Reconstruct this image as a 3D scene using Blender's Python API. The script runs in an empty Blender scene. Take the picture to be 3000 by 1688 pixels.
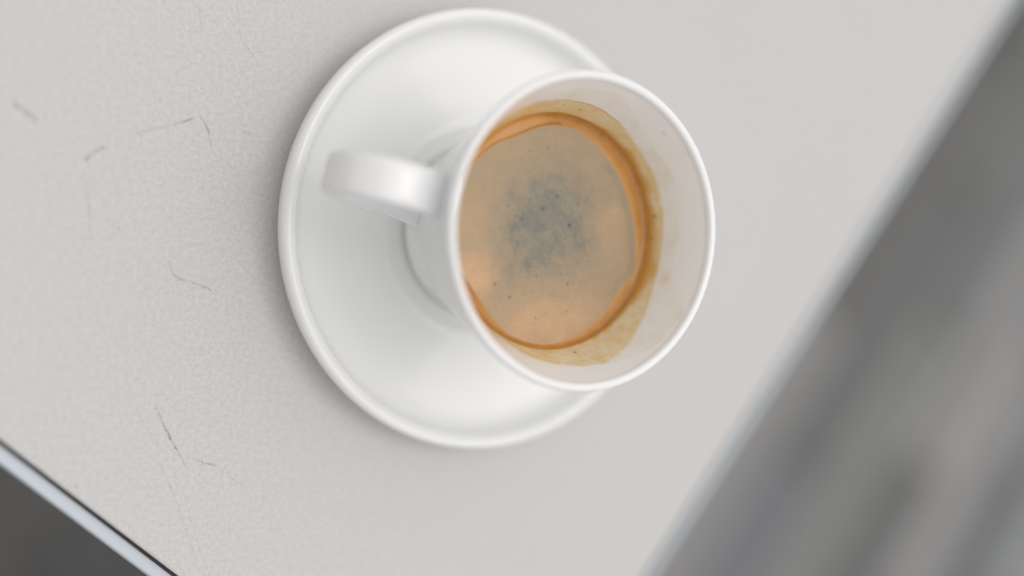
import bpy, bmesh, math, random
import numpy as np
from mathutils import Vector, Matrix, noise

random.seed(7)
S = bpy.context.scene
COL = S.collection

# ------------------------------------------------------------------ camera
M = [[0.85966336, 0.00733366, -0.51080831],
     [0.018598, 0.99878486, 0.04563897],
     [0.51052231, -0.04873416, 0.85848236]]
CAM = (-0.17603647, -0.00073032, 0.32012954)
cd = bpy.data.cameras.new("camera")
cam = bpy.data.objects.new("camera", cd)
COL.objects.link(cam)
mw = Matrix(M).to_4x4()
mw.translation = Vector(CAM)
cam.matrix_world = mw
cd.sensor_width = 36.0
cd.lens = 42.06
cd.clip_start = 0.01
cd.clip_end = 2000
cd.dof.use_dof = True
cd.dof.focus_distance = 0.325
cd.dof.aperture_fstop = 1.75
S.camera = cam

# ------------------------------------------------------------------ sky, sun, exposure
SUN_EL, SUN_AZ = 74.0, 15.0        # degrees; azimuth counted from +x towards +y
w = bpy.data.worlds.new("World")
S.world = w
w.use_nodes = True
wn = w.node_tree
bg = wn.nodes["Background"]
sky = wn.nodes.new("ShaderNodeTexSky")
sky.sky_type = 'NISHITA'
sky.sun_disc = False
sky.sun_elevation = math.radians(SUN_EL)
sky.sun_rotation = math.radians(90 - SUN_AZ)
sky.air_density = 1.0
sky.dust_density = 2.0
sky.ozone_density = 0.6
hs = wn.nodes.new("ShaderNodeHueSaturation")       # thin overcast: the blue is greyed by cloud
hs.inputs["Saturation"].default_value = 0.05
wn.links.new(sky.outputs[0], hs.inputs["Color"])
wt = wn.nodes.new("ShaderNodeMix"); wt.data_type = 'RGBA'; wt.blend_type = 'MULTIPLY'   # pale warm haze over the whole sky
wt.inputs[0].default_value = 1.0
wn.links.new(hs.outputs[0], wt.inputs[6]); wt.inputs[7].default_value = (1.0, 0.968, 0.938, 1)
wn.links.new(wt.outputs[2], bg.inputs[0])
bg.inputs[1].default_value = 0.15

ld = bpy.data.lights.new("sun", 'SUN')
ld.energy = 0.5
ld.angle = math.radians(80)
ld.color = (1.0, 0.985, 0.965)
sun = bpy.data.objects.new("sun", ld)
COL.objects.link(sun)
sd = Vector((math.cos(math.radians(SUN_EL)) * math.cos(math.radians(SUN_AZ)),
             math.cos(math.radians(SUN_EL)) * math.sin(math.radians(SUN_AZ)),
             math.sin(math.radians(SUN_EL))))
sun.rotation_euler = sd.to_track_quat('Z', 'Y').to_euler()
sun.location = sd * 3

S.view_settings.view_transform = 'Standard'
S.view_settings.look = 'None'
S.view_settings.exposure = 0.18
S.view_settings.gamma = 1.0
S.cycles.use_denoising = True
S.cycles.max_bounces = 10
S.cycles.diffuse_bounces = 6


# ------------------------------------------------------------------ helpers
def tag(o, label=None, cat=None, kind=None, group=None):
    if label: o['label'] = label
    if cat: o['category'] = cat
    if kind: o['kind'] = kind
    if group: o['group'] = group
    return o


def empty(name, loc=(0, 0, 0)):
    o = bpy.data.objects.new(name, None)
    COL.objects.link(o)
    o.location = loc
    o.empty_display_size = 0.02
    return o


def mesh_obj(name, verts, faces, mat, parent=None, smooth=True):
    me = bpy.data.meshes.new(name)
    me.from_pydata([tuple(v) for v in verts], [], faces)
    me.update()
    if smooth:
        me.polygons.foreach_set("use_smooth", [True] * len(me.polygons))
    if mat: me.materials.append(mat)
    o = bpy.data.objects.new(name, me)
    COL.objects.link(o)
    if parent: o.parent = parent
    return o


def catmull(pts, n=8):
    """smooth curve through 2-D points; a point given twice keeps a corner"""
    P = [pts[0]] + list(pts) + [pts[-1]]
    out = []
    for i in range(1, len(P) - 2):
        p0, p1, p2, p3 = [np.array(P[k], float) for k in (i - 1, i, i + 1, i + 2)]
        if np.allclose(p1, p2): continue
        for t in np.linspace(0, 1, n, endpoint=False):
            out.append(0.5 * ((2 * p1) + (-p0 + p2) * t + (2 * p0 - 5 * p1 + 4 * p2 - p3) * t * t
                              + (-p0 + 3 * p1 - 3 * p2 + p3) * t ** 3))
    out.append(np.array(P[-1], float))
    return out


def lathe(name, prof, mat, parent=None, seg=256, wob=0.0):
    verts, faces = [], []
    n = len(prof)
    for j in range(seg):
        a = 2 * math.pi * j / seg
        for i, (r, z) in enumerate(prof):
            rr = max(r, 1e-6)
            k = 1 + wob * (math.sin(2 * a + 0.6) + 0.5 * math.sin(3 * a + 2.0))
            verts.append((rr * k * math.cos(a), rr * k * math.sin(a), z))
    for j in range(seg):
        for i in range(n - 1):
            a, b = j * n + i, ((j + 1) % seg) * n + i
            faces.append((a, b, b + 1, a + 1))
    return mesh_obj(name, verts, faces, mat, parent)


class NT:
    def __init__(s, name):
        s.m = bpy.data.materials.new(name)
        s.m.use_nodes = True
        s.t = s.m.node_tree
        s.b = s.t.nodes["Principled BSDF"]
        s.co = s.t.nodes.new("ShaderNodeTexCoord")

    def n(s, typ, **kw):
        o = s.t.nodes.new(typ)
        for k, v in kw.items():
            if k.startswith('i_'):
                key = k[2:]
                key = int(key) if key.isdigit() else key.replace('_', ' ')
                if isinstance(v, bpy.types.NodeSocket): s.t.links.new(v, o.inputs[key])
                else: o.inputs[key].default_value = v
            else: setattr(o, k, v)
        return o

    def l(s, a, b): s.t.links.new(a, b)

    def math(s, op, a, b=None, c=None, clamp=False):
        o = s.t.nodes.new("ShaderNodeMath")
        o.operation = op
        o.use_clamp = clamp
        for i, v in enumerate((a, b, c)):
            if v is None: continue
            if isinstance(v, bpy.types.NodeSocket): s.l(v, o.inputs[i])
            else: o.inputs[i].default_value = v
        return o.outputs[0]

    def noise(s, scale, detail=3, rough=0.5, vec=None, dist=0.0):
        o = s.n("ShaderNodeTexNoise", i_Scale=scale, i_Detail=detail, i_Roughness=rough, i_Distortion=dist)
        s.l(vec if vec is not None else s.co.outputs["Object"], o.inputs["Vector"])
        return o.outputs["Fac"]

    def rng(s, v, a, b, c=0.0, d=1.0, smooth=False):
        o = s.n("ShaderNodeMapRange")
        if smooth: o.interpolation_type = 'SMOOTHSTEP'
        s.l(v, o.inputs[0])
        for i, x in enumerate((a, b, c, d)): o.inputs[i + 1].default_value = x
        return o.outputs[0]

    def mix(s, f, a, b, typ='MIX'):
        o = s.n("ShaderNodeMix", data_type='RGBA', blend_type=typ)
        for i, v in ((0, f), (6, a), (7, b)):
            if isinstance(v, bpy.types.NodeSocket): s.l(v, o.inputs[i])
            else: o.inputs[i].default_value = v if i == 0 else (*v, 1) if len(v) == 3 else v
        return o.outputs[2]

    def attr(s, name):
        o = s.n("ShaderNodeAttribute", attribute_name=name)
        return o.outputs["Fac"]

    def bump(s, h, strength=0.3, dist=0.001):
        o = s.n("ShaderNodeBump", i_Strength=strength, i_Distance=dist, i_Height=h)
        s.l(o.outputs[0], s.b.inputs["Normal"])

    def set(s, **kw):
        for k, v in kw.items():
            k = k.replace('_', ' ')
            if isinstance(v, bpy.types.NodeSocket): s.l(v, s.b.inputs[k])
            else: s.b.inputs[k].default_value = (*v, 1) if isinstance(v, tuple) and len(v) == 3 else v
        return s


# ------------------------------------------------------------------ materials
def porcelain(name, col=(0.875, 0.885, 0.875)):
    t = NT(name)
    n1 = t.noise(18, 2)
    c = t.mix(t.rng(n1, 0.3, 0.7), col, tuple(x * 0.985 for x in col))
    # a few pin-prick specks in the glaze
    v = t.n("ShaderNodeTexVoronoi", i_Scale=110.0)
    t.l(t.co.outputs["Object"], v.inputs["Vector"])
    sp = t.math('MULTIPLY', t.math('LESS_THAN', v.outputs["Distance"], 0.035),
                t.math('GREATER_THAN', t.n("ShaderNodeSeparateColor", i_0=v.outputs["Color"]).outputs[0], 0.965))
    c = t.mix(t.math('MULTIPLY', sp, 0.6), c, (0.12, 0.09, 0.07))
    t.set(Base_Color=c, Roughness=0.09, IOR=1.52)
    return t


tb = NT("foot_bisque_gap_shade")
tb.set(Base_Color=tb.mix(tb.noise(900), (0.07, 0.055, 0.035), (0.13, 0.105, 0.07)), Roughness=0.9)  # unglazed foot, darkened to paint in the shadow of the gap under the cup
bisque_shade = tb.m
glaze_saucer = porcelain("glazed_porcelain_saucer").m
glaze_cup = porcelain("glazed_porcelain_cup", (0.87, 0.88, 0.89)).m

# cup interior: same glaze with the coffee film that dried on the wall
tw = porcelain("glazed_porcelain_stained", (0.88, 0.875, 0.86))
base = tw.b.inputs["Base Color"].links[0].from_socket
film, rich, pale = tw.attr("film"), tw.attr("rich"), tw.attr("pale")
blot = tw.noise(170, 5, 0.62, dist=0.6)
fine = tw.noise(620, 3, 0.6)
blend = tw.math('MULTIPLY', film, tw.rng(blot, 0.28, 0.58, 0.84, 1.0))
c = tw.mix(tw.math('MULTIPLY', pale, tw.rng(blot, 0.35, 0.65, 0.12, 0.34)), base, (0.72, 0.58, 0.38))
c = tw.mix(tw.math('MULTIPLY', blend, 0.90), c, (0.72, 0.49, 0.14))
c = tw.mix(tw.math('MULTIPLY', rich, tw.rng(fine, 0.2, 0.6, 0.85, 1.0)), c, (0.56, 0.25, 0.025))
v = tw.n("ShaderNodeTexVoronoi", i_Scale=330.0)
tw.l(tw.co.outputs["Object"], v.inputs["Vector"])
g = tw.math('MULTIPLY', tw.math('LESS_THAN', v.outputs["Distance"], 0.15),
            tw.math('GREATER_THAN', tw.n("ShaderNodeSeparateColor", i_0=v.outputs["Color"]).outputs[0], 0.84))
g = tw.math('MULTIPLY', g, film)
c = tw.mix(tw.math('MULTIPLY', g, 0.75), c, (0.16, 0.07, 0.02))
tw.set(Base_Color=c)
glaze_inner = tw.m

# the coffee
tc = NT("espresso_crema")
crema, dark, ochre, speck = tc.attr("crema"), tc.attr("dark"), tc.attr("ochre"), tc.attr("speck")
f1 = tc.noise(900, 3, 0.6)
f2 = tc.noise(190, 4, 0.6, dist=0.4)
tan = tc.mix(ochre, (0.405, 0.295, 0.175), (0.60, 0.37, 0.205))
grey = tc.mix(tc.rng(f2, 0.3, 0.7), (0.26, 0.235, 0.175), (0.165, 0.165, 0.145))
dk = tc.math('MULTIPLY', dark, tc.rng(f1, 0.25, 0.75, 0.8, 1.15), clamp=True)
cc = tc.mix(dk, tan, grey)
cc = tc.mix(tc.math('MULTIPLY', tc.rng(f1, 0.50, 0.75), 0.16), cc, (0.20, 0.15, 0.10))
cc = tc.mix(speck, cc, (0.05, 0.05, 0.065))
tone = tc.attr("tone")
ring = tc.mix(tc.rng(tone, 0.0, 0.5), (0.56, 0.335, 0.16), (0.56, 0.255, 0.05))  # crema-free liquid at the rim, with meniscus reflections painted into its tone
ring = tc.mix(tc.rng(tone, 0.4, 0.95), ring, (0.36, 0.145, 0.018))
ring = tc.mix(tc.rng(f2, 0.35, 0.7, 0, 0.25), ring, (0.62, 0.33, 0.10))
cc = tc.mix(crema, ring, cc)
tc.set(Base_Color=cc, Roughness=tc.rng(crema, 0, 1, 0.04, 0.08), IOR=1.34)
tc.bump(tc.math('ADD', tc.math('MULTIPLY', f1, 0.6), tc.noise(2200, 2)), 0.12, 0.00015)
coffee_m = tc.m

# table laminate: fine leather-like mottling, scuffs and scratches
tt = NT("pale_laminate")
pos = tt.co.outputs["Object"]
nf = tt.noise(2400, 3, 0.65)
nm = tt.noise(850, 4, 0.6)
nl = tt.noise(28, 3, 0.5)
nb = tt.noise(11, 2, 0.5)
c = tt.mix(tt.rng(nl, 0.3, 0.7), (0.62, 0.63, 0.645), (0.625, 0.63, 0.62))
c = tt.mix(tt.rng(nb, 0.35, 0.65, 0, 0.6), c, (0.62, 0.605, 0.61))
c = tt.mix(tt.rng(nm, 0.36, 0.68, 0, 0.36), c, (0.40, 0.38, 0.36))
c = tt.mix(tt.rng(nf, 0.48, 0.72, 0, 0.36), c, (0.36, 0.34, 0.325))
c = tt.mix(tt.rng(nf, 0.46, 0.25, 0, 0.35), c, (0.72, 0.72, 0.71))

SCR = [  # points in millimetres on the table top, half-width, strength
    ([(-83.6, 28.8), (-82.3, 26.8)], .22, .55), ([(-82.3, 26.8), (-81.5, 25.0)], .34, 1.0), ([(-81.5, 25.0), (-80.5, 20.8)], .2, .5),
    ([(-101.8, 22.8), (-96.7, 24.8), (-90.5, 26.5)], .26, .30), ([(-90.5, 26.5), (-85.4, 28.4)], .27, .7),
    ([(-113.5, 16.0), (-111.6, 17.9), (-109.0, 19.5)], .42, .75),
    ([(-130.3, 29.0), (-127.5, 27.2), (-125.2, 25.1)], .60, .62),
    ([(-91.9, -10.0), (-90.8, -13.1), (-89.2, -14.7)], .26, .75), ([(-89.2, -14.7), (-84.9, -15.7), (-80.6, -17.3)], .24, .75),
    ([(-95.4, -48.5), (-94.1, -51.3)], .2, .6), ([(-94.1, -51.3), (-92.1, -55.4), (-89.5, -60.4)], .28, .8), ([(-89.5, -60.4), (-87.5, -64.9)], .2, .5),
    ([(-85.3, -63.3), (-83.0, -64.2), (-78.6, -65.9)], .22, .75), ([(-78.6, -65.9), (-71.3, -71.8)], .17, .22),
    ([(-100.0, -49.6), (-96.9, -55.1), (-95.8, -58.3)], .17, .22),
    ([(-94.2, -63.8), (-91.0, -70.5), (-88.3, -77.8), (-84.4, -90.3)], .17, .3),
    ([(-87.2, -72.5), (-85.6, -80.3), (-83.4, -87.1), (-80.0, -96.2)], .16, .2),
    ([(-84.3, 59.9), (-84.1, 55.7), (-83.2, 51.6)], .17, .35),
    ([(-73.4, 53.6), (-72.3, 50.5), (-67.8, 43.9)], .15, .35),
    ([(-72.1, 25.8), (-67.0, 23.9)], .17, .35),
    ([(-113.7, 13.2), (-112.5, 6.1), (-111.9, -4.1)], .28, .25), ([(-114.2, -3.9), (-111.9, -4.3)], .35, .35),
    ([(-115.6, -67.9), (-115.4, -68.1)], .55, .8), ([(-105.1, -1.5), (-105.0, -1.6)], .42, .6), ([(-94.7, 32.8), (-94.6, 32.1)], .38, .4),
]
brk = tt.noise(420, 3, 0.6)
acc = tt.attr("scratch")
scr = tt.math('MULTIPLY', acc, tt.rng(brk, 0.36, 0.60, 0.15, 1.0))
c = tt.mix(scr, c, (0.15, 0.145, 0.13))
tt.set(Base_Color=c, Roughness=tt.rng(nm, 0.3, 0.7, 0.42, 0.55), IOR=1.45)
hh = tt.math('ADD', tt.math('MULTIPLY', nf, 0.5), nm)
hh = tt.math('SUBTRACT', hh, tt.math('MULTIPLY', scr, 0.5))
tt.bump(hh, 0.6, 0.00022)
laminate = tt.m

ta = NT("brushed_aluminium")
mp = ta.n("ShaderNodeMapping"); ta.l(ta.co.outputs["Object"], mp.inputs[0]); mp.inputs["Scale"].default_value = (6, 900, 900)
nn = ta.noise(1.0, 3, 0.6, vec=mp.outputs[0])
ta.set(Base_Color=ta.mix(nn, (0.585, 0.645, 0.70), (0.63, 0.69, 0.745)), Metallic=0.2, Roughness=0.5)
alu = ta.m
tg = NT("dark_sealant")
tg.set(Base_Color=tg.mix(tg.noise(300), (0.035, 0.024, 0.024), (0.06, 0.045, 0.045)), Roughness=0.8)
sealant = tg.m
tp = NT("powder_coated_steel")
tp.set(Base_Color=tp.mix(tp.noise(60), (0.05, 0.05, 0.055), (0.08, 0.08, 0.085)), Roughness=0.5)
steel = tp.m

ts = NT("paving_stone")
oi = ts.n("ShaderNodeObjectInfo")
n1 = ts.noise(9, 5, 0.6)
n2 = ts.noise(60, 4, 0.6)
n3 = ts.noise(420, 3, 0.7)
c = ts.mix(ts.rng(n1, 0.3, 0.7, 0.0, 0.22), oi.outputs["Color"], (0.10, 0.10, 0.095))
c = ts.mix(ts.rng(n2, 0.45, 0.75, 0.0, 0.35), c, (0.36, 0.35, 0.33))
c = ts.mix(ts.rng(n3, 0.55, 0.75, 0.0, 0.5), c, (0.05, 0.05, 0.055))
ts.set(Base_Color=c, Roughness=0.85)
ts.bump(ts.math('ADD', n2, n3), 0.5, 0.003)
stone = ts.m
tj = NT("jointing_sand")
tj.set(Base_Color=tj.mix(tj.noise(200), (0.07, 0.068, 0.06), (0.14, 0.135, 0.12)), Roughness=0.95)
sand = tj.m

# ------------------------------------------------------------------ table
GZ = -0.75
Cn = Vector((0.01097, -0.18529))           # near corner of the laminate
D1 = Vector((math.cos(math.radians(137.9)), math.sin(math.radians(137.9))))
D2 = Vector((math.cos(math.radians(50.15)), math.sin(math.radians(50.15))))
L = 0.72
quad = [Cn, Cn + D2 * L, Cn + D2 * L + D1 * L, Cn + D1 * L]   # counter-clockwise


def inset(q, d):                            # d > 0 grows outwards
    out = []
    n = len(q)
    for i in range(n):
        a, b, c_ = q[i - 1], q[i], q[(i + 1) % n]
        e1 = (b - a).normalized(); e2 = (c_ - b).normalized()
        n1 = Vector((e1.y, -e1.x)); n2 = Vector((e2.y, -e2.x))
        k = (n1 + n2); k = k / k.length_squared * 2
        out.append(b + k * d)
    return out


ctr = sum(quad, Vector((0, 0))) / 4
table = tag(empty("cafe_table", (ctr.x, ctr.y, GZ)),
            "pale scuffed square table top with aluminium edge, under the saucer and cup", "table")


def prism(name, ring_list, mat, parent, off):
    """stack of 4-corner rings (xy list, z) from bottom to top, capped"""
    verts, faces = [], []
    n = 4
    for q, z in ring_list:
        for p_ in q: verts.append((p_.x - off.x, p_.y - off.y, z - GZ))
    for k in range(len(ring_list) - 1):
        for i in range(n):
            j = (i + 1) % n
            faces.append((k * n + i, k * n + j, (k + 1) * n + j, (k + 1) * n + i))
    faces.append(tuple(reversed(range(n))))
    t0 = (len(ring_list) - 1) * n
    faces.append(tuple(range(t0, t0 + n)))
    return mesh_obj(name, verts, faces, mat, parent, smooth=False)


# table top: object origin at the saucer's centre so the scratches sit in millimetres from it
tv, tf = [], []
rings = [(inset(quad, 0), -0.016), (inset(quad, 0), -0.0005), (inset(quad, -0.0004), -0.0001), (inset(quad, -0.0010), 0.0)]
for q, z in rings:
    for p_ in q: tv.append((p_.x, p_.y, z))
for k in range(3):
    for i in range(4):
        j = (i + 1) % 4
        tf.append((k * 4 + i, k * 4 + j, (k + 1) * 4 + j, (k + 1) * 4 + i))
tf.append((3, 2, 1, 0))
# a finely divided field left of the saucer carries the scratches, laid out along the table edges
NA, NB = 900, 460
oq = rings[-1][0][0]
fu, fv = D1, D2
B = np.array([[fu.x, fv.x], [fu.y, fv.y]])
u0, u1, v0, v1 = 0.0, 0.285, 0.0, 0.155
uu = u0 + (u1 - u0) * np.arange(NA + 1) / NA
vv_ = v0 + (v1 - v0) * np.arange(NB + 1) / NB
U, V = np.meshgrid(uu, vv_, indexing='ij')
GX = oq.x + fu.x * U + fv.x * V
GY = oq.y + fu.y * U + fv.y * V
nb0 = len(tv)
far_q = rings[-1][0]
lu = (far_q[3] - far_q[0]).length; lv = (far_q[1] - far_q[0]).length


def at_uv(u, v_): return (oq.x + fu.x * u + fv.x * v_, oq.y + fu.y * u + fv.y * v_, 0.0)


X_ = GX.ravel(); Y_ = GY.ravel()
rs = np.random.RandomState(3)


def vnoise(x, y, sc, seed):
    r_ = np.random.RandomState(seed).rand(256, 256)
    gx, gy = x * sc + 100, y * sc + 100
    ix, iy = np.floor(gx).astype(int), np.floor(gy).astype(int)
    fx, fy = gx - ix, gy - iy
    fx, fy = fx * fx * (3 - 2 * fx), fy * fy * (3 - 2 * fy)
    g_ = lambda a_, b_: r_[a_ % 256, b_ % 256]
    return (g_(ix, iy) * (1 - fx) + g_(ix + 1, iy) * fx) * (1 - fy) + (g_(ix, iy + 1) * (1 - fx) + g_(ix + 1, iy + 1) * fx) * fy


XW = X_ * 1000 + 0.5 * (vnoise(X_, Y_, 300, 1) - .5) + 0.35 * (vnoise(X_, Y_, 1100, 2) - .5)
YW = Y_ * 1000 + 0.5 * (vnoise(X_, Y_, 300, 3) - .5) + 0.35 * (vnoise(X_, Y_, 1100, 4) - .5)
scv = np.zeros(len(X_))
for pts, wd, st in SCR:
    for a, b in zip(pts[:-1], pts[1:]):
        a = np.array(a, float); ba = np.array(b, float) - a
        h = np.clip(((XW - a[0]) * ba[0] + (YW - a[1]) * ba[1]) / (ba @ ba), 0, 1)
        d = np.hypot(XW - a[0] - h * ba[0], YW - a[1] - h * ba[1])
        q = np.clip(1 - (d - wd * .25) / (wd * .9), 0, 1)
        scv = np.maximum(scv, st * q * q * (3 - 2 * q))
allv = tv + list(zip(X_.tolist(), Y_.tolist(), [0.0] * len(X_)))
ids = nb0 + np.arange((NA + 1) * (NB + 1)).reshape(NA + 1, NB + 1)
cells = np.stack([ids[:-1, :-1], ids[:-1, 1:], ids[1:, 1:], ids[1:, :-1]], -1).reshape(-1, 4)
ei = len(allv)
allv += [at_uv(u1, lv), at_uv(0, lv), at_uv(lu, lv), at_uv(lu, 0), at_uv(u1, 0), at_uv(u1, v1), at_uv(0, v1)]
tf += [tuple(c_) for c_ in cells.tolist()]
tf.append((ei + 6, ei + 1, ei + 0, ei + 5))
tf.append((ei + 4, ei + 0, ei + 2, ei + 3))
top = mesh_obj("tabletop", allv, tf, laminate, table, smooth=False)
at = top.data.attributes.new("scratch", 'FLOAT', 'POINT')
full = np.zeros(len(allv), dtype=np.float32); full[nb0:nb0 + len(scv)] = scv
at.data.foreach_set("value", full)
top.location = (-ctr.x, -ctr.y, -GZ)

g_in, g_out = inset(quad, 0.0002), inset(quad, 0.00095)
gv, gf = [], []
for q, z in ((g_in, -0.016), (g_in, -0.0014), (g_out, -0.0014), (g_out, -0.016)):
    for p_ in q: gv.append((p_.x - ctr.x, p_.y - ctr.y, z - GZ))
for k in range(4):
    for i in range(4):
        j = (i + 1) % 4
        k2 = (k + 1) % 4
        gf.append((k * 4 + i, k2 * 4 + i, k2 * 4 + j, k * 4 + j))
mesh_obj("edge_seal", gv, gf, sealant, table, smooth=False)

# aluminium edge: one mitred extrusion on each side
prof = [(0.0010, -0.018), (0.0010, -0.0008), (0.0012, -0.0003), (0.0018, -0.0001), (0.0030, 0.00005), (0.0039, -0.0002),
        (0.0044, -0.0008), (0.0047, -0.0018), (0.0047, -0.018)]
cors = [inset(quad, d) for d, _ in prof]
for i in range(4):
    j = (i + 1) % 4
    a0 = quad[i]; ex = (quad[j] - quad[i]).normalized(); ang = math.atan2(ex.y, ex.x)
    R = Matrix.Rotation(-ang, 2)
    vv, ff = [], []
    for e in (i, j):
        for k, (d, z) in enumerate(prof):
            q = R @ (cors[k][e] - a0)
            s_ = 0.0001 if e == i else -0.0001
            vv.append((q.x + s_, q.y, z))
    n = len(prof)
    for k in range(n):
        k2 = (k + 1) % n
        ff.append((k, k2, n + k2, n + k))
    ff.append(tuple(reversed(range(n)))); ff.append(tuple(range(n, 2 * n)))
    o = mesh_obj("edge_trim", vv, ff, alu, table, smooth=False)
    o.location = (a0.x - ctr.x, a0.y - ctr.y, -GZ)
    o.rotation_euler = (0, 0, ang)
    bm = bmesh.new(); bm.from_mesh(o.data); bmesh.ops.recalc_face_normals(bm, faces=bm.faces); bm.to_mesh(o.data); bm.free()
    for p_ in o.data.polygons:
        if len(p_.vertices) == 4: p_.use_smooth = True

lathe("pedestal", [(0.0, 0.012), (0.037, 0.012), (0.037, 0.70), (0.11, 0.715), (0.11, 0.732), (0, 0.732)], steel, table, 48)
lathe("foot_plate", [(0.0, 0.0), (0.21, 0.0), (0.21, 0.006), (0.18, 0.011), (0.0, 0.0115)], steel, table, 64)

# ------------------------------------------------------------------ saucer
sp = [(0.0, 0.0026), (0.020, 0.0026), (0.0355, 0.0024), (0.0362, 0.0012), (0.0368, 0.0), (0.0385, 0.0), (0.0392, 0.0014),
      (0.0400, 0.0020), (0.050, 0.0018), (0.0585, 0.0020), (0.0620, 0.0032), (0.0638, 0.0055), (0.0647, 0.0085),
      (0.0650, 0.0110), (0.0647, 0.0125), (0.0638, 0.0134), (0.0626, 0.0134), (0.0614, 0.0126), (0.0606, 0.0113),
      (0.0598, 0.0096), (0.0585, 0.0081), (0.0560, 0.0069), (0.0520, 0.0061), (0.0440, 0.0052), (0.0360, 0.0048), (0.0330, 0.0047),
      (0.0319, 0.0048), (0.0310, 0.00482), (0.0302, 0.0047), (0.0293, 0.00453), (0.0275, 0.00445), (0.015, 0.00445), (0.0, 0.00445)]
saucer = lathe("saucer", catmull(sp, 6), glaze_saucer, None, 360)
tag(saucer, "round white porcelain saucer with raised rim, lying on the pale table", "saucer")

# ------------------------------------------------------------------ cup
cup = tag(empty("espresso_cup", (0, 0, 0.0043)),
          "white porcelain espresso cup with strap handle, standing on the saucer", "cup")
ZO = 0.0043
outer = [(0.0, 0.0060), (0.018, 0.0060), (0.0205, 0.0056), (0.0240, 0.0056), (0.0250, 0.0055), (0.0255, 0.0058), (0.0260, 0.0080), (0.0273, 0.0140), (0.0300, 0.0240), (0.0331, 0.0340), (0.0363, 0.0445),
         (0.0393, 0.0545), (0.0411, 0.0605), (0.0417, 0.0628), (0.04165, 0.0638), (0.0411, 0.06435), (0.0404, 0.0644),
         (0.0396, 0.0640), (0.0392, 0.0630)]
lathe("cup_body", [(r, z - ZO) for r, z in catmull(outer, 6)], glaze_cup, cup, 360)


lathe("foot_ring", [(r, z - ZO) for r, z in ((0.0212, 0.0058), (0.0212, 0.0048), (0.0216, 0.00447), (0.0240, 0.00447), (0.0246, 0.0048), (0.0248, 0.0058))],
      bisque_shade, cup, 200)


def rin(z): return .0321 + (z - .0454) * 0.41520 if z > .0454 else .0321 - (.0454 - z) * 0.36 - max(0, .018 - z) ** 2 * 45


ZC = 0.0454
top_pts = [(0, 53.2), (5, 50.7), (18, 51.1), (33, 51.0), (47, 50.9), (60, 51.6), (68, 51.9), (80, 52.2), (92, 52.4), (101, 52.5), (112, 53.4),
           (121, 53.3), (150, 52.0), (180, 50.5), (215, 49.0), (239, 48.2), (246, 50.8), (255, 52.8), (268, 54.2), (276, 56.0),
           (285, 57.2), (295, 56.7), (309, 54.4), (320, 52.7), (330, 51.2), (338, 50.4), (352, 50.3), (358, 50.4)]
top_pts[0] = (0, 50.5)
ta_, tz_ = np.array([p_[0] for p_ in top_pts] + [360.]), np.array([p_[1] for p_ in top_pts] + [50.5])
pal = [(0, 55.0), (10, 55.4), (25, 56.3), (40, 54.5), (54, 55.2), (66, 58.6), (73, 59.8), (85, 59.0), (100, 56.5), (120, 55.0), (200, 50),
       (270, 55.5), (282, 56.5), (291, 58.0), (305, 61.2), (322, 62.0), (331, 61.6), (337, 58.5), (341, 55.0), (350, 54.4), (360, 55.0)]
pa_, pz_ = np.array([p_[0] for p_ in pal]), np.array([p_[1] for p_ in pal])
rch = [(0, 2.6), (20, 2.4), (45, 1.9), (62, 1.2), (80, .55), (100, .35), (140, .4), (200, .4), (255, .35), (285, .45), (305, .9), (318, 1.6), (332, 2.6), (345, 3.0), (360, 2.6)]
ra_, rw_ = np.array([p_[0] for p_ in rch]), np.array([p_[1] for p_ in rch])

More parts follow.
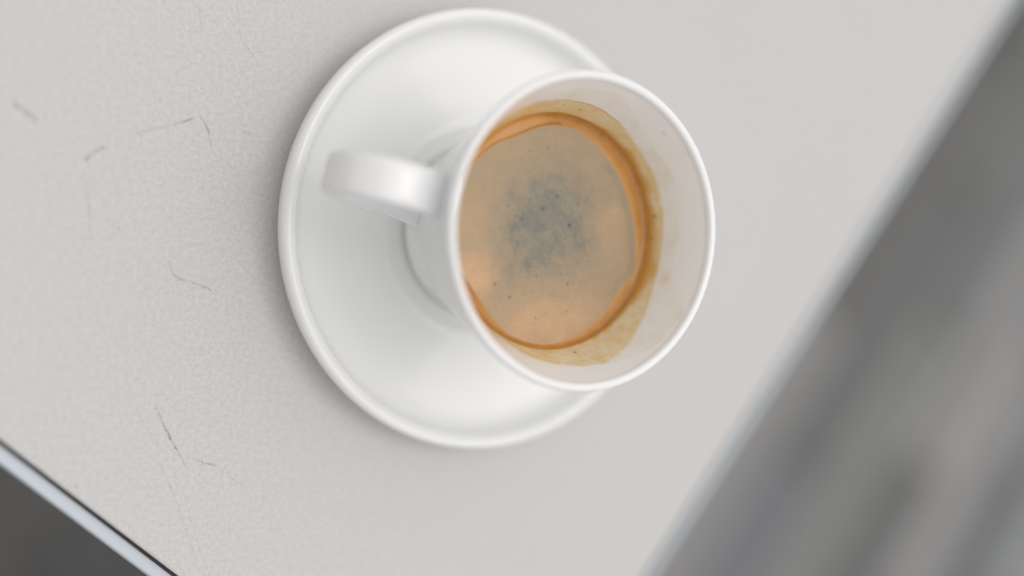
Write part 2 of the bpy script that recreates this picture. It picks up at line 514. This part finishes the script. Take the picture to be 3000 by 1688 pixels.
SEG = 720
zi = np.concatenate([[0.0085, 0.0087, 0.010, 0.014, 0.02, 0.03, 0.040, 0.0440], np.linspace(0.0446, 0.0630, 75)])
wv_, wf_ = [], []
A_f, A_r, A_p = [], [], []
wv_.append((0, 0, 0.0080 - ZO)); A_f.append(1); A_r.append(1); A_p.append(0)
nz = len(zi)
for j in range(SEG):
    a = 2 * math.pi * j / SEG
    deg = 360.0 * j / SEG
    zt = float(np.interp(deg, ta_, tz_)); zp = float(np.interp(deg, pa_, pz_)); rw = float(np.interp(deg, ra_, rw_))
    for i, z in enumerate(zi):
        r = rin(z)
        if i == 0: r = 0.012
        x, y = r * math.cos(a), r * math.sin(a)
        wv_.append((x, y, z - ZO))
        zm = z * 1000
        n1 = noise.fractal(Vector((x, y, z)) * 420, 1.0, 2.0, 4)
        n2 = noise.fractal(Vector((x + 1, y, z)) * 150, 1.0, 2.0, 3)
        n3 = noise.noise(Vector((x, y, z)) * 1500)
        k = zt + 0.12 * n1 + 0.30 * n2 - zm                  # mm below the tide line
        body = min(1, max(0, k / (0.35 if 55 < deg < 110 else 1.3)))
        low = zm - 45.4
        f = body * (0.78 + 0.12 * n1 + 0.14 * n2 + 0.28 * math.exp(-max(0, low) / 1.6))
        # the film thins towards the upper and lower ends, is patchy at 270-320 degrees
        if 262 < deg < 325: f *= 0.84 + 0.22 * n1
        edge = math.exp(-((k - 0.20) / 0.16) ** 2)
        if 62 < deg < 108: f = max(f, edge * 0.95)
        elif 318 < deg or deg < 14: f = max(f, math.exp(-((k - 0.9) / 0.6) ** 2) * 0.85)
        A_f.append(min(1, max(0, f)))
        rr = rw * (1 + 0.35 * n2)
        rv = min(1, max(0, 1 - (low - rr * 0.35) / (rr * 0.95 + 0.12))) * (1 if low < rr * 2 else 0)
        if 58 < deg < 96: rv = max(rv, 0.85 * edge * min(1, (deg - 58) / 8, (96 - deg) / 12))
        A_r.append(rv)
        kp = zp + 0.6 * n2 + 0.2 * n1 - zm
        pv = min(1, max(0, kp / 0.4)) * (0.75 + 0.6 * n2)
        pv = max(pv, 0.9 * math.exp(-((deg - 34) / 1.6) ** 2) * min(1, max(0, (zm - 58) / 4)))
        A_p.append(pv)
        if abs(deg - 46) < 4: A_f[-1] = max(A_f[-1], 0.55 * math.exp(-((deg - 46 - (zm - 59.4)) / 1.1) ** 2 - ((zm - 59.4) / 0.45) ** 2))
        if abs(deg - 339) < 9: A_f[-1] = max(A_f[-1], 0.22 * math.exp(-((deg - 339) / 4.0) ** 4 - ((zm - 53.0) / 1.2) ** 4))
for j in range(SEG):
    j2 = (j + 1) % SEG
    wf_.append((0, 1 + j * nz, 1 + j2 * nz))
    for i in range(nz - 1):
        a, b = 1 + j * nz + i, 1 + j2 * nz + i
        wf_.append((a, a + 1, b + 1, b))
inner = mesh_obj("inner_wall", wv_, wf_, glaze_inner, cup)
tag(inner, "coffee-stained inside wall of the cup")
for nme, arr in (("film", A_f), ("rich", A_r), ("pale", A_p)):
    at = inner.data.attributes.new(nme, 'FLOAT', 'POINT'); at.data.foreach_set("value", np.array(arr, dtype=np.float32))

# handle: flat strap, looped from below the rim to the lower body
HA = math.radians(167.5)
path = catmull([(0.0350, 0.0500), (0.0385, 0.0518), (0.0435, 0.0533), (0.0500, 0.0537), (0.0560, 0.0521), (0.0609, 0.0476),
                (0.0627, 0.0410), (0.0612, 0.0345), (0.0565, 0.0285), (0.0495, 0.0245), (0.0420, 0.0225), (0.0340, 0.0220), (0.0290, 0.0215)], 10)
NS = 40
hv, hf = [], []
npth = len(path)
for i, p_ in enumerate(path):
    t = path[min(i + 1, npth - 1)] - path[max(i - 1, 0)]
    t = t / np.linalg.norm(t)
    nrm = np.array([-t[1], t[0]])
    s_ = i / (npth - 1)
    # half width and half thickness, flared where the strap joins the body
    fl = math.exp(-(s_ / 0.055) ** 2) + math.exp(-((1 - s_) / 0.07) ** 2)
    hw = 0.0058 - 0.0009 * s_ + 0.0014 * fl
    ht = 0.0022 + 0.0009 * fl
    for k in range(NS):
        a = 2 * math.pi * k / NS
        ca, sa = math.cos(a), math.sin(a)
        e = 0.40
        u = hw * math.copysign(abs(ca) ** e, ca)
        v_ = ht * math.copysign(abs(sa) ** (e * 1.25), sa)
        r = p_[0] + nrm[0] * v_; z = p_[1] + nrm[1] * v_
        hv.append((r * math.cos(HA) - u * math.sin(HA), r * math.sin(HA) + u * math.cos(HA), z - ZO))
for i in range(npth - 1):
    for k in range(NS):
        k2 = (k + 1) % NS
        hf.append((i * NS + k, i * NS + k2, (i + 1) * NS + k2, (i + 1) * NS + k))
hf.append(tuple(range(NS))); hf.append(tuple(reversed(range((npth - 1) * NS, npth * NS))))
mesh_obj("handle", hv, hf, glaze_cup, cup)

# ------------------------------------------------------------------ coffee
ce = [(0, 27.9), (15, 27.2), (30, 26.9), (45, 27.2), (57, 27.8), (73, 28.8), (90, 28.9), (100, 28.3), (110, 27.7), (118, 27.8), (128, 29.0), (142, 30.0), (155, 31.1), (180, 31.7),
      (195, 30.8), (206, 29.3), (218, 28.7), (232, 29.6), (242, 30.7), (257, 30.9), (271, 30.8), (283, 30.1), (295, 29.5), (312, 28.7), (322, 28.2),
      (329, 27.7), (332, 29.6), (335, 30.1), (342, 30.1), (350, 29.0), (360, 27.9)]
ea_, er_ = np.array([p_[0] for p_ in ce]), np.array([p_[1] for p_ in ce])
dg_ = np.arange(0, 360, 0.5)
ed_ = np.interp(dg_, ea_, er_)
kern = np.exp(-0.5 * (np.arange(-24, 25) * 0.5 / 3.0) ** 2); kern /= kern.sum()
ed_ = np.convolve(np.concatenate([ed_[-24:], ed_, ed_[:24]]), kern, mode='valid')
raw_ = np.interp(dg_, ea_, er_)
notch = np.clip(1 - np.abs(dg_ - 331) / 5, 0, 1)
ed_ = ed_ * (1 - notch) + raw_ * notch
dg_ = np.append(dg_, 360.0); ed_ = np.append(ed_, ed_[0])
blobs = [(-3.98, 6.6, 4.5, 1.0), (0, 7.6, 2.6, .5), (5.8, 1.75, 2.2, .8), (-12.6, 2.1, 4.5, .55), (9.9, -4.0, 3.0, .55), (-5.6, -6.3, 5.0, .55),
         (-11.6, 11.2, 4.5, .35), (-1.5, 0, 16.0, .85), (3, 14, 9.0, .30), (6, 5, 7, .25), (-9, -3, 7, .25), (14, 8, 6, .12), (14, -14, 5, .15), (-13, -12, 5, .22), (-6, 3.5, 3.5, .3), (20, 19, 4, .2), (23, 10, 3.5, .15)]
specks = [(-17.6, -14.2, .34, .9), (-13.1, -17.8, .30, .9), (-4.8, -23.6, .26, .7), (5.3, -14.3, .34, .85), (5.3, -21.9, .22, .7), (-4.8, -12.2, .26, .6),
          (-7.8, 21.4, .22, .5), (5.54, 1.74, .62, .75), (-1.8, 22.6, .3, .5), (8.5, 7.6, .45, .45), (-17.6, 12.4, .2, .45), (12, -8, .2, .5), (-13.5, -20.6, .2, .4), (1.5, 9.6, .5, .5), (-3.2, 6.0, .7, .5),
          (-9.8, 3.2, .45, .4), (-14.0, 6.6, .4, .4), (3.2, -11.5, .25, .4)]
och = [(-23, -10.6, 6.0, 1.0), (18, 3, 5.5, .55), (-2, -27, 13, .85), (12, -22, 9, .3), (-24, 3, 5, .35), (20, -6, 4, .2)]  # lighter peach crema, with the reflected glare at the bottom painted in
cvx, cfx = [(0, 0, 0)], []
NR, CS = 190, 560
RC = 0.0324
attrs = {k: [0.0] for k in ("crema", "dark", "ochre", "speck", "tone")}


def evalc(x, y):
    X, Y = x * 1000, y * 1000
    rad = math.hypot(X, Y); deg = math.degrees(math.atan2(Y, X)) % 360
    v = Vector((x, y, 0))
    n1 = noise.fractal(v * 260, 1.0, 2.0, 5)
    n2 = noise.fractal(v * 90 + Vector((3, 0, 0)), 1.0, 2.0, 4)
    n3 = noise.fractal(v * 900, 1.0, 2.0, 3)
    e = float(np.interp(deg, dg_, ed_)) + 0.03 * n2
    soft = 0.5 if 100 < deg < 200 else (0.28 if 60 < deg < 338 else 0.9)
    cr = min(1, max(0, (e - rad) / soft + 0.5))
    d = 0
    for bx, by, br, s in blobs: d += s * (0.62 if br < 6 else 1.25) * math.exp(-(((X - bx) ** 2 + (Y - by) ** 2) / br ** 2))
    d = d * (1.0 + 0.30 * n1 + 0.22 * n2 + 0.10 * n3) * 0.80 + 0.10 * n1 + 0.06
    sk = 0
    for bx, by, br, s in specks:
        q = ((X - bx) ** 2 + (Y - by) ** 2) / br ** 2
        if q < 9: sk = max(sk, s * math.exp(-q * (1 + 0.6 * n3)))
    oc = 0
    for bx, by, br, s in och: oc += s * math.exp(-(((X - bx) ** 2 + (Y - by) ** 2) / br ** 2) ** 1.4)
    oc = min(1, max(0, oc * (1 + 0.5 * n2) + 0.12 * n2))
    A = [0, 30, 60, 85, 100, 115, 140, 160, 190, 215, 235, 260, 285, 300, 315, 330, 345, 360]
    T = [.95, .95, .9, .7, .35, .12, .12, .3, .5, .75, .55, .45, .45, .5, .6, .75, .9, .95]
    tn = float(np.interp(deg, A, T))
    tr = min(1, max(0, (rad - e) / max(0.5, 32.2 - e)))
    wr = min(1, max(0, (math.cos(math.radians(deg - 5)) - 0.1) / 0.5))
    tn = tn * (1 - wr) + wr * (0.22 + 0.78 * tr ** 0.8)
    if deg < 50 or deg > 318: d += 0.30 * math.exp(-((rad - e + 1.7) / 0.9) ** 2) * min(1, math.cos(math.radians(deg)) * 1.3)  # grey shadow band inside the right crema edge, painted as colour
    tn += 0.45 * math.exp(-((rad - 31.6) / 0.7) ** 2) * (1 if 60 < deg < 300 else .3)
    if 85 < deg < 215: tn += 0.75 * math.exp(-((rad - e - 0.35) / 0.45) ** 2)
    return cr, min(1, max(0, d * 0.85)), oc, min(1, sk), min(1, max(0, tn + 0.1 * n2))


for k, v_ in zip(attrs, evalc(0, 0)): attrs[k][0] = v_
for i in range(1, NR + 1):
    r = RC * i / NR
    m = max(0.0, (r - (RC - 0.0022)) / 0.0022)
    z = 0.00075 * m ** 2.2
    for j in range(CS):
        a = 2 * math.pi * j / CS
        x, y = r * math.cos(a), r * math.sin(a)
        cvx.append((x, y, z))
        for k, v_ in zip(attrs, evalc(x, y)): attrs[k].append(v_)
for j in range(CS):
    cfx.append((0, 1 + j, 1 + (j + 1) % CS))
for i in range(NR - 1):
    for j in range(CS):
        j2 = (j + 1) % CS
        a, b = 1 + i * CS, 1 + (i + 1) * CS
        cfx.append((a + j, b + j, b + j2, a + j2))
# close the body of liquid underneath so it has volume
base_i = len(cvx)
lowz = 0.010 - ZC
for j in range(CS):
    a = 2 * math.pi * j / CS
    cvx.append((0.0185 * math.cos(a), 0.0185 * math.sin(a), lowz))
    for k in attrs: attrs[k].append(0)
for j in range(CS):
    j2 = (j + 1) % CS
    a = 1 + (NR - 1) * CS
    cfx.append((a + j, base_i + j, base_i + j2, a + j2))
cfx.append(tuple(reversed(range(base_i, base_i + CS))))
coffee = mesh_obj("coffee", cvx, cfx, coffee_m, None)
coffee.location = (0, 0, ZC - 0.0003)
tag(coffee, "espresso with tan crema and grey marbled centre, filling the white cup", "coffee")
for k, arr in attrs.items():
    at = coffee.data.attributes.new(k, 'FLOAT', 'POINT'); at.data.foreach_set("value", np.array(arr, dtype=np.float32))

# ------------------------------------------------------------------ ground
gs = 60.0
ground = mesh_obj("ground", [(-gs, -gs, 0), (gs, -gs, 0), (gs, gs, 0), (-gs, gs, 0)], [(0, 1, 2, 3)], sand, None, smooth=False)
ground.location = (0, 0, GZ - 0.012)
tag(ground, kind="structure")
pave = mesh_obj("pavement", [(-3, -3, 0), (4, -3, 0), (4, 3, 0), (-3, 3, 0)], [(0, 1, 2, 3)], sand, None, smooth=False)
pave.location = (0, 0, GZ - 0.008)
tag(pave, kind="structure")

PA = math.radians(50.15)


def stone_mesh(lx, ly, seed):
    rnd = random.Random(seed)
    h, b = 0.040, 0.005
    vs = []
    for (ix, iz) in ((0, -h), (0, -b), (b, 0)):
        for sx, sy in ((-1, -1), (1, -1), (1, 1), (-1, 1)):
            vs.append((sx * (lx / 2 - ix) + rnd.uniform(-.0012, .0012), sy * (ly / 2 - ix) + rnd.uniform(-.0012, .0012), iz + rnd.uniform(-.001, .001)))
    fs = []
    for k in range(2):
        for i in range(4):
            j = (i + 1) % 4
            fs.append((k * 4 + i, k * 4 + j, k * 4 + 4 + j, k * 4 + 4 + i))
    fs.append((8, 9, 10, 11))
    me = bpy.data.meshes.new("paving_stone")
    me.from_pydata(vs, [], fs); me.materials.append(stone)
    return me


meshes = [stone_mesh(0.443, 0.083, k) for k in range(6)]
cands = []
for row in range(-32, 33):
    for cl in range(-20, 21):
        lx = cl * 0.45 + (row * 0.37 % 1) * 0.45; ly = row * 0.09
        x = 0.6 + lx * math.cos(PA) - ly * math.sin(PA); y = -0.05 + lx * math.sin(PA) + ly * math.cos(PA)
        if -2.6 < x < 3.6 and -2.6 < y < 2.6:
            d = max(0, max(0.45 - x, x - 1.45)) + max(0, abs(y + 0.05) - 0.5)
            d2 = math.hypot(x - 0.05, y + 0.3)
            cands.append((min(d, d2 - 0.15), x, y))
cands.sort()
far = bmesh.new()
for i, (d, x, y) in enumerate(cands):
    rnd = random.Random(i * 13 + 5)
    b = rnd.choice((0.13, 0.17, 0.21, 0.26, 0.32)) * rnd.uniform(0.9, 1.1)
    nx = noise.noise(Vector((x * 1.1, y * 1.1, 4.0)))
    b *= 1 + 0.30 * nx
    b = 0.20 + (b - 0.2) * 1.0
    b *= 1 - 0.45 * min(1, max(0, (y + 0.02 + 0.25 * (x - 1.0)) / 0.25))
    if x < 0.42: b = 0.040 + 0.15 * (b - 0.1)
    tint = rnd.choice(((0.95, 1, 1.04), (0.92, 1.0, 1.08), (1.0, 1.0, 1.01), (0.94, 0.98, 1.12), (0.97, 1.02, 1.0)))
    mt = Matrix.Translation((x, y, 0.006 + rnd.uniform(-.002, .002))) @ Matrix.Rotation(PA + rnd.uniform(-.01, .01), 4, 'Z')
    if i < 290:
        o = bpy.data.objects.new("paving_stone", meshes[i % 6])
        COL.objects.link(o)
        o.parent = pave
        o.matrix_local = mt
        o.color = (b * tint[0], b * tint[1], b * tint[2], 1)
    else:
        tmp = bmesh.new(); tmp.from_mesh(meshes[i % 6]); tmp.transform(mt)
        me = bpy.data.meshes.new("tmp"); tmp.to_mesh(me); tmp.free(); far.from_mesh(me); bpy.data.meshes.remove(me)
me = bpy.data.meshes.new("paving_field"); far.to_mesh(me); far.free(); me.materials.append(stone)
fo = bpy.data.objects.new("paving_field", me); COL.objects.link(fo); fo.parent = pave
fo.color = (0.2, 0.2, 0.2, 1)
tag(fo, kind="stuff")
